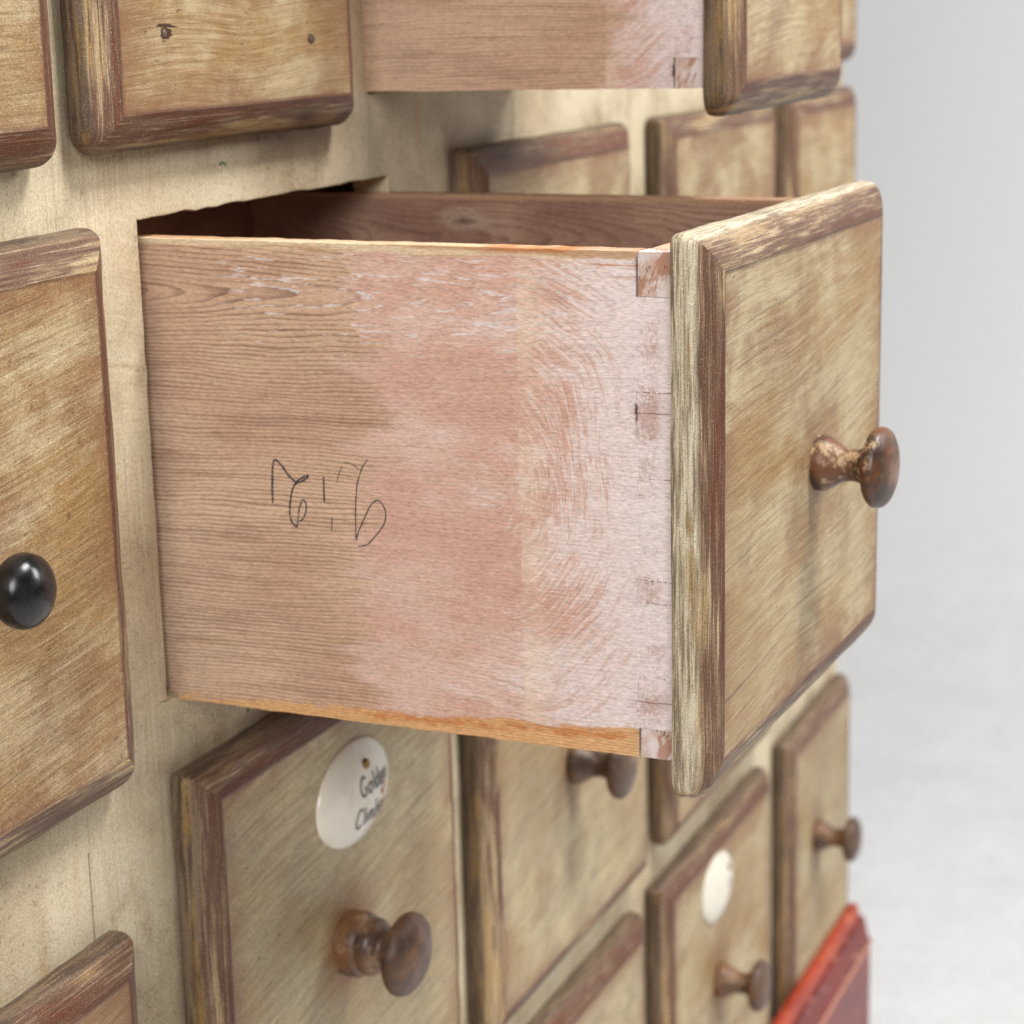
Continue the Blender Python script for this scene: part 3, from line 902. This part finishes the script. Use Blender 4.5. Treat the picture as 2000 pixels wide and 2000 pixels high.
def open_drawer(label, wd, ht, box_w, box_h, zoff, depth, loc, yaw, pitch, seed, warm, ang, pins, wear=.5, pale=.9):
    """local space: origin at the bottom centre of the back of the front panel; the box runs to +y"""
    t = thing('drawer', label, 'drawer', loc)
    t.rotation_euler = (R(pitch), 0, R(yaw))
    front(t, wd, ht, seed, warm, ang, wear=wear, pale=pale)
    x0, x1 = -box_w/2, box_w/2
    zt = zoff + box_h
    th = .012
    sp = mk('side_panel', side_mesh(depth, box_h, th, pins), M_side, t, (x0, .0002, zt))
    props(sp, seed=seed*.37, length=depth, height=box_h)
    sp['raw_bottom'] = 1.0; sp['wash_shift'] = 0.0
    sp['label'] = 'pink and white washed pine drawer side with pencil marks'
    s2 = mk('side_panel', box(-th, 0, 0, depth, -box_h, 0), M_inner, t, (x1, .0002, zt))
    props(s2, seed=seed*.61, length=depth, height=box_h, knot_y=.194)
    fb = mk('front_board', box(x0+th+.0002, x1-th-.0002, .0002, .0178, zoff, zt-.0003), M_raw, t)
    props(fb, seed=seed*.11, length=.2, height=.2)
    for (za, zb) in pins:
        end = za >= -1e-4 or zb <= -box_h+1e-4
        # pins at the ends stand in open gaps, those between are painted over and almost flush
        if end:
            mk('dovetail_pin', box(x0 + .0002, x0+th+.0001, .0003, .0173, zt+zb+.00003, zt+za-.00003, .00015), M_end, t)
        else:
            p = mk('dovetail_pin', box(.00004, th+.0001, .0001, .01785, zb+.00001, za-.00001, 0), M_side, t, (x0, .0002, zt))
            props(p, seed=seed*.37, length=LV, height=box_h, raw_bottom=0.0, wash_shift=0.0)
    bb = mk('back_board', box(x0+th+.0005, x1-th-.0005, depth-.014, depth-.002, .01-box_h, -.004), M_inner, t, (0, 0, zt))
    props(bb, seed=seed*.2, length=.2, height=.2, knot_y=5.0)
    bt = mk('bottom_board', box(x0+th+.0005, x1-th-.0005, .0180, depth-.015, .004-box_h, .010-box_h), M_inner, t, (0, 0, zt))
    props(bt, seed=seed*.3, length=.2, height=.2, knot_y=5.0)
    return t, sp

DEP = .330
main, sp = open_drawer('wide open drawer with washed pine side, copper brown knob and pencil marks', .261, .2205, .2345, .2000, .0125, DEP,
    (.1205, -.2345, -.2222), -1.3, .35, 5.55, .60, 5,
    [(0, -.0170), (-.0535, -.0610), (-.0870, -.0935), (-.1275, -.1360), (-.1670, -.1765), (-.1880, -.2000)], .58, .9)
sp['length'] = LV
knob(main, KNOB_A, M_knob, .011, .1085, 2.2, (0, -4))
main.children[0]['marks'] = 1.0
sp['seed'] = 2.05
upper, sp2 = open_drawer('half open upper drawer above, its front cut off by the picture top', .219, .226, .1930, .2000, .0125, .300,
    (.3140, -.1760, .0300), .9, 0.2, 8.15, .6, 4,
    [(0, -.0170), (-.0500, -.0590), (-.0900, -.0990), (-.1360, -.1460), (-.1860, -.2000)], .75, .3)
sp2['length'] = .178; sp2['raw_bottom'] = 0.0; sp2['wash_shift'] = .32
sp2['label'] = 'pink washed pine drawer side of the upper drawer'

# pencil marks on the main drawer side
def pencil(side):
    bm = bmesh.new()
    # strokes noted from the side's own surface: distance back from the front, height below the top (mm)
    def conv(px, py):
        # photo pixels along the side board -> millimetres on the board
        u = (px - 1320)/(271.7-1320)
        top = 495 + (474-495)*u; bot = 1489 + (1362-1489)*u
        # depth correction along the board
        yy = u*.2315*(1 - .06*(1-u)) + .0062
        zz = -(py-top)/(bot-top)*.2000
        return yy, zz
    q = lambda zx, zy: conv(480 + zx*320/1932, 860 + zy*240/1449)
    S_ = [([(252, 695), (258, 520), (270, 320), (292, 205), (335, 205), (400, 270), (470, 370), (560, 455)], 1.05),
          ([(560, 455), (640, 400), (715, 372), (690, 410), (620, 450), (565, 462), (520, 520), (485, 640), (465, 790), (480, 910), (545, 985)], .95),
          ([(545, 985), (560, 920), (580, 800), (610, 700), (645, 655), (675, 710), (670, 800), (630, 880), (580, 915)], .75),
          ([(912, 385), (908, 540), (910, 690)], .9),
          ([(1152, 255), (1110, 340), (1075, 465)], .38),
          ([(1160, 225), (1250, 228), (1320, 270), (1345, 295), (1395, 302)], .32),
          ([(1470, 185), (1420, 245), (1380, 320), (1335, 450), (1310, 600), (1295, 800), (1290, 1000), (1288, 1135)], .62),
          ([(1288, 1135), (1330, 1020), (1400, 880), (1470, 750), (1530, 680), (1590, 670), (1640, 720), (1668, 800), (1660, 910), (1600, 1010), (1500, 1120), (1430, 1185), (1360, 1205), (1310, 1207)], .62),
          ([(1000, 860), (992, 930), (988, 1025)], .55)]
    for pts, wdt in S_:
        stroke_mesh(bm, [q(*p) for p in pts], wdt*1.1/1000, lambda u, v: (-.00018, u, v), 6)
    mk('pencil_mark', bm, M_pencil, side)
pencil(sp)
fleck([(.068, .0175), (.071, .0184), (.074, .0172)], .0010)
fleck([(.103, .0255), (.104, .0285), (.106, .0300)], .0009)
fleck([(.066, -.2330), (.068, -.2290), (.070, -.2260)], .0018)
